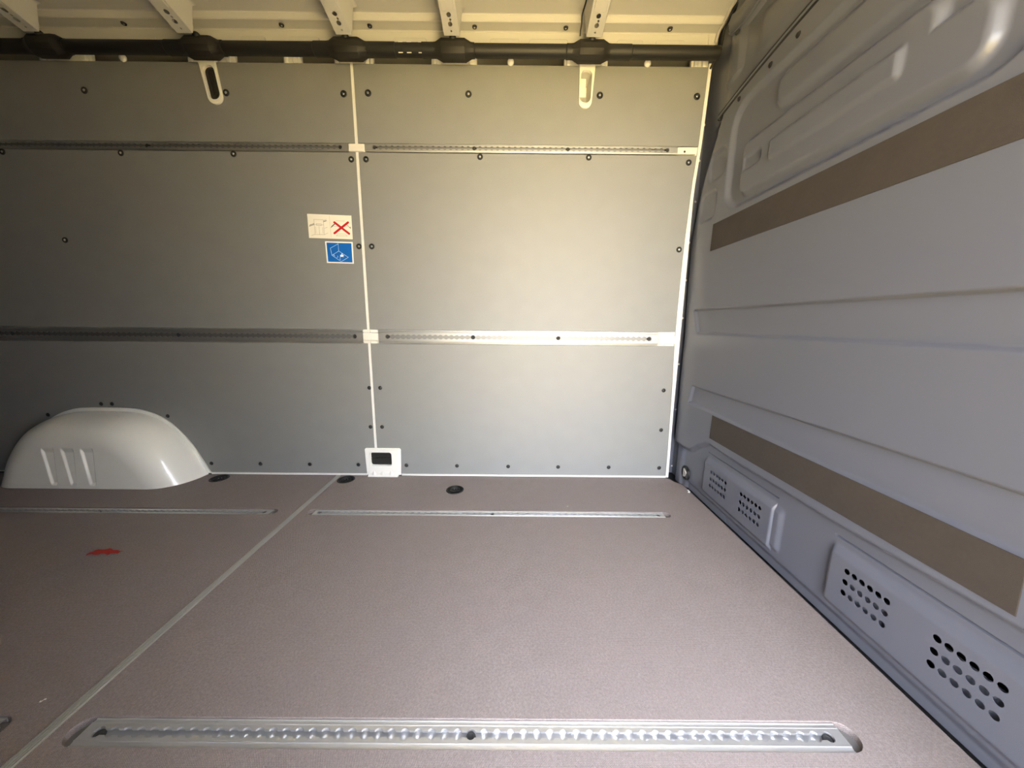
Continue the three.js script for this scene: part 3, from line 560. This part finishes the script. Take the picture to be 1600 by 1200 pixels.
// ---------------------------------------------------------------- stickers
function canvas(w, h, draw) { const c = document.createElement('canvas'); c.width = w; c.height = h; draw(c.getContext('2d'), w, h); const t = new THREE.CanvasTexture(c); t.colorSpace = THREE.SRGBColorSpace; t.magFilter = THREE.LinearFilter; return t; }
const line = (x, pts, close) => { x.beginPath(); pts.forEach(([a, b], i) => i ? x.lineTo(a, b) : x.moveTo(a, b)); if (close) x.closePath(); x.stroke(); };
{
  const t1 = canvas(700, 380, (x, w, h) => {
    x.fillStyle = '#f4efe2'; x.fillRect(0, 0, w, h);
    x.strokeStyle = '#b9b3a6'; x.lineWidth = 3;
    line(x, [[350, 20], [356, 360]]);
    x.strokeStyle = '#8d887e';
    line(x, [[100, 85], [250, 85], [250, 320], [100, 320]], true); line(x, [[175, 190], [175, 320]]); line(x, [[100, 165], [250, 165]]); line(x, [[135, 150], [215, 150], [215, 175], [135, 175]], true);
    line(x, [[250, 95], [300, 75]]); line(x, [[250, 320], [310, 290]]); line(x, [[258, 220], [310, 195]]); line(x, [[100, 320], [40, 340]]); line(x, [[118, 200], [118, 300]]); line(x, [[232, 200], [232, 300]]);
    x.strokeStyle = '#3a3833'; x.lineWidth = 9; line(x, [[250, 112], [300, 96]]);
    x.lineWidth = 4; for (let i = 0; i < 7; i++) line(x, [[22 + i * 11, 192 - i * 4], [32 + i * 11, 168 - i * 4]]); line(x, [[18, 198], [98, 168]]);
    x.strokeStyle = '#8d887e'; x.lineWidth = 3; line(x, [[470, 300], [580, 300], [620, 330], [440, 330]], true); line(x, [[450, 90], [590, 90]]); line(x, [[400, 180], [640, 180]]);
    x.strokeStyle = '#3a3833'; x.lineWidth = 5; for (let i = 0; i < 6; i++) line(x, [[366 + i * 11, 200 - i * 9], [380 + i * 11, 172 - i * 9]]); line(x, [[362, 206], [430, 145]]); line(x, [[620, 150], [672, 196]]); line(x, [[655, 190], [680, 205], [676, 178]]);
    x.strokeStyle = '#c8101c'; x.lineWidth = 34; x.lineCap = 'round'; line(x, [[424, 118], [648, 290]]); line(x, [[640, 112], [414, 290]]);
  });
  const t2 = canvas(440, 370, (x, w, h) => {
    x.fillStyle = '#f3f4f2'; x.fillRect(0, 0, w, h); x.fillStyle = '#0a66c2'; x.fillRect(22, 22, w - 44, h - 44);
    x.strokeStyle = '#cfe6ff'; x.lineWidth = 6; x.lineJoin = 'round';
    line(x, [[206, 38], [206, 160], [92, 236], [76, 116]], true); line(x, [[206, 160], [356, 262], [236, 340], [92, 236]]);
    x.lineWidth = 5; line(x, [[110, 224], [140, 250]]); line(x, [[128, 212], [124, 250]]); line(x, [[178, 240], [190, 262], [164, 276]]); line(x, [[252, 210], [262, 232], [226, 254], [218, 300]]); line(x, [[226, 254], [290, 258]]); line(x, [[206, 300], [232, 306]]);
    x.fillStyle = '#e8f4ff'; x.beginPath(); x.moveTo(228, 222); x.lineTo(288, 226); x.lineTo(270, 256); x.lineTo(224, 250); x.closePath(); x.fill(); x.beginPath(); x.arc(256, 210, 11, 0, 7); x.fill();
  });
  const sticker = (name, label, pts, t) => { // four corners: tl, tr, br, bl
    const z = 0.0009, [a, b, c, d] = pts.map(([x, y]) => V3(x, y, z)), q = new THREE.BufferGeometry().setFromPoints([d, c, b, d, b, a]);
    q.setAttribute('uv', new THREE.Float32BufferAttribute([0, 0, 1, 0, 1, 1, 0, 0, 1, 1, 0, 1], 2)); q.computeVertexNormals();
    const root = thing(name, label, 'sticker');
    obj('print', q, std(lin(1, 1, 1), 0.45, { map: t }), root);
    obj('backing', extrude(poly([pts[3], pts[2], pts[1], pts[0]]), 0.0006).translate(0, 0, 0.0002), M.paper, root);
  };
  sticker('warning_sticker', 'white sticker with load drawings and a red cross', [[-0.9155, 1.2375], [-0.7195, 1.2315], [-0.7205, 1.1315], [-0.9160, 1.1360]], t1);
  sticker('instruction_sticker', 'square blue sticker with a white line drawing of the load bay', [[-0.8460, 1.1225], [-0.7215, 1.1200], [-0.7225, 1.0265], [-0.8450, 1.0290]], t2);
}

// ---------------------------------------------------------------- bits on the floor
{
  const g = gridGeo(10, 4, (i, j) => { const u = i / 10, v = j / 4; return [-1.392 + 0.094 * u + 0.012 * v, 0.003 + 0.006 * Math.abs(Math.sin(u * 9 + v * 4)) + 0.004 * v, 0.628 - 0.010 * u - (0.016 + 0.008 * Math.sin(u * 5)) * v]; });
  tag(obj('red_scrap', g, M.red), 'crumpled red scrap lying on the shaded floor', 'scrap');
  const paper = (x, z, s, turn, label) => { const q = gridGeo(6, 2, (i, j) => [s * (i / 6 - 0.5), 0.0015 + 0.003 * Math.abs(Math.sin(i * 1.3)), s * 0.35 * (j / 2 - 0.5 + 0.4 * Math.sin(i * 0.9))]); q.rotateY(turn).translate(x, 0, z); tag(obj('paper_scrap', q, M.paper), label, 'scrap'); };
  paper(-0.948, 1.063, 0.011, 0.5, 'tiny white curl of paper on the floor left of the joint');
  paper(0.829, 0.150, 0.024, 1.0, 'tiny white scrap wedged between floor and bulkhead');
  paper(0.243, 0.292, 0.006, 0.1, 'tiny pale crumb on the floor by the far rail');
}

// ---------------------------------------------------------------- door side and rear, behind and beside the viewer
const wallFront = thing('wall_front', 'door side of the van with the sliding door open', 'wall', [0, 0, 0], null, 'structure');
const DX0 = -0.02, DX1 = 0.70, DTOP = 1.66;  // unseen opening, narrowed and lowered to cut the daylight coming in
obj('side_panel', bx(REAR - 0.05, DX0, -0.1, 2.12, DOORZ + 0.02, 1.86), M.white, wallFront);
obj('side_lining', [bx(REAR, DX0 - 0.08, 0.0, 1.82, DOORZ, DOORZ + 0.012)], M.panel, wallFront);
obj('deepened_door_post', [bx(DX1, CAB + 0.05, -0.1, 2.12, DOORZ + 0.02, 1.96), rbx(DX1 - 0.03, XF - 0.01, 0.0, 1.88, 1.50, DOORZ + 0.03, 0.02)], M.bulk, wallFront);  // unseen post, made deeper into the bay to shade the bulkhead
obj('added_rear_post', [rbx(DX0 - 0.26, DX0, 0.0, 1.88, 1.70, 1.96, 0.015)], M.bulk, wallFront);  // unseen deep post added to shade the left wall and floor
obj('door_header', bx(DX0, DX1, DTOP, 2.12, DOORZ + 0.02, 1.86), M.white, wallFront);
const wallLeft = thing('wall_left', 'closed rear doors of the van', 'wall', [0, 0, 0], null, 'structure');
for (const [a, b] of [[-0.24, 0.828], [0.832, 1.86]]) obj('rear_door', bx(REAR - 0.05, REAR, -0.1, 2.12, a, b), M.bulk, wallLeft);

renderer.render(scene, camera);
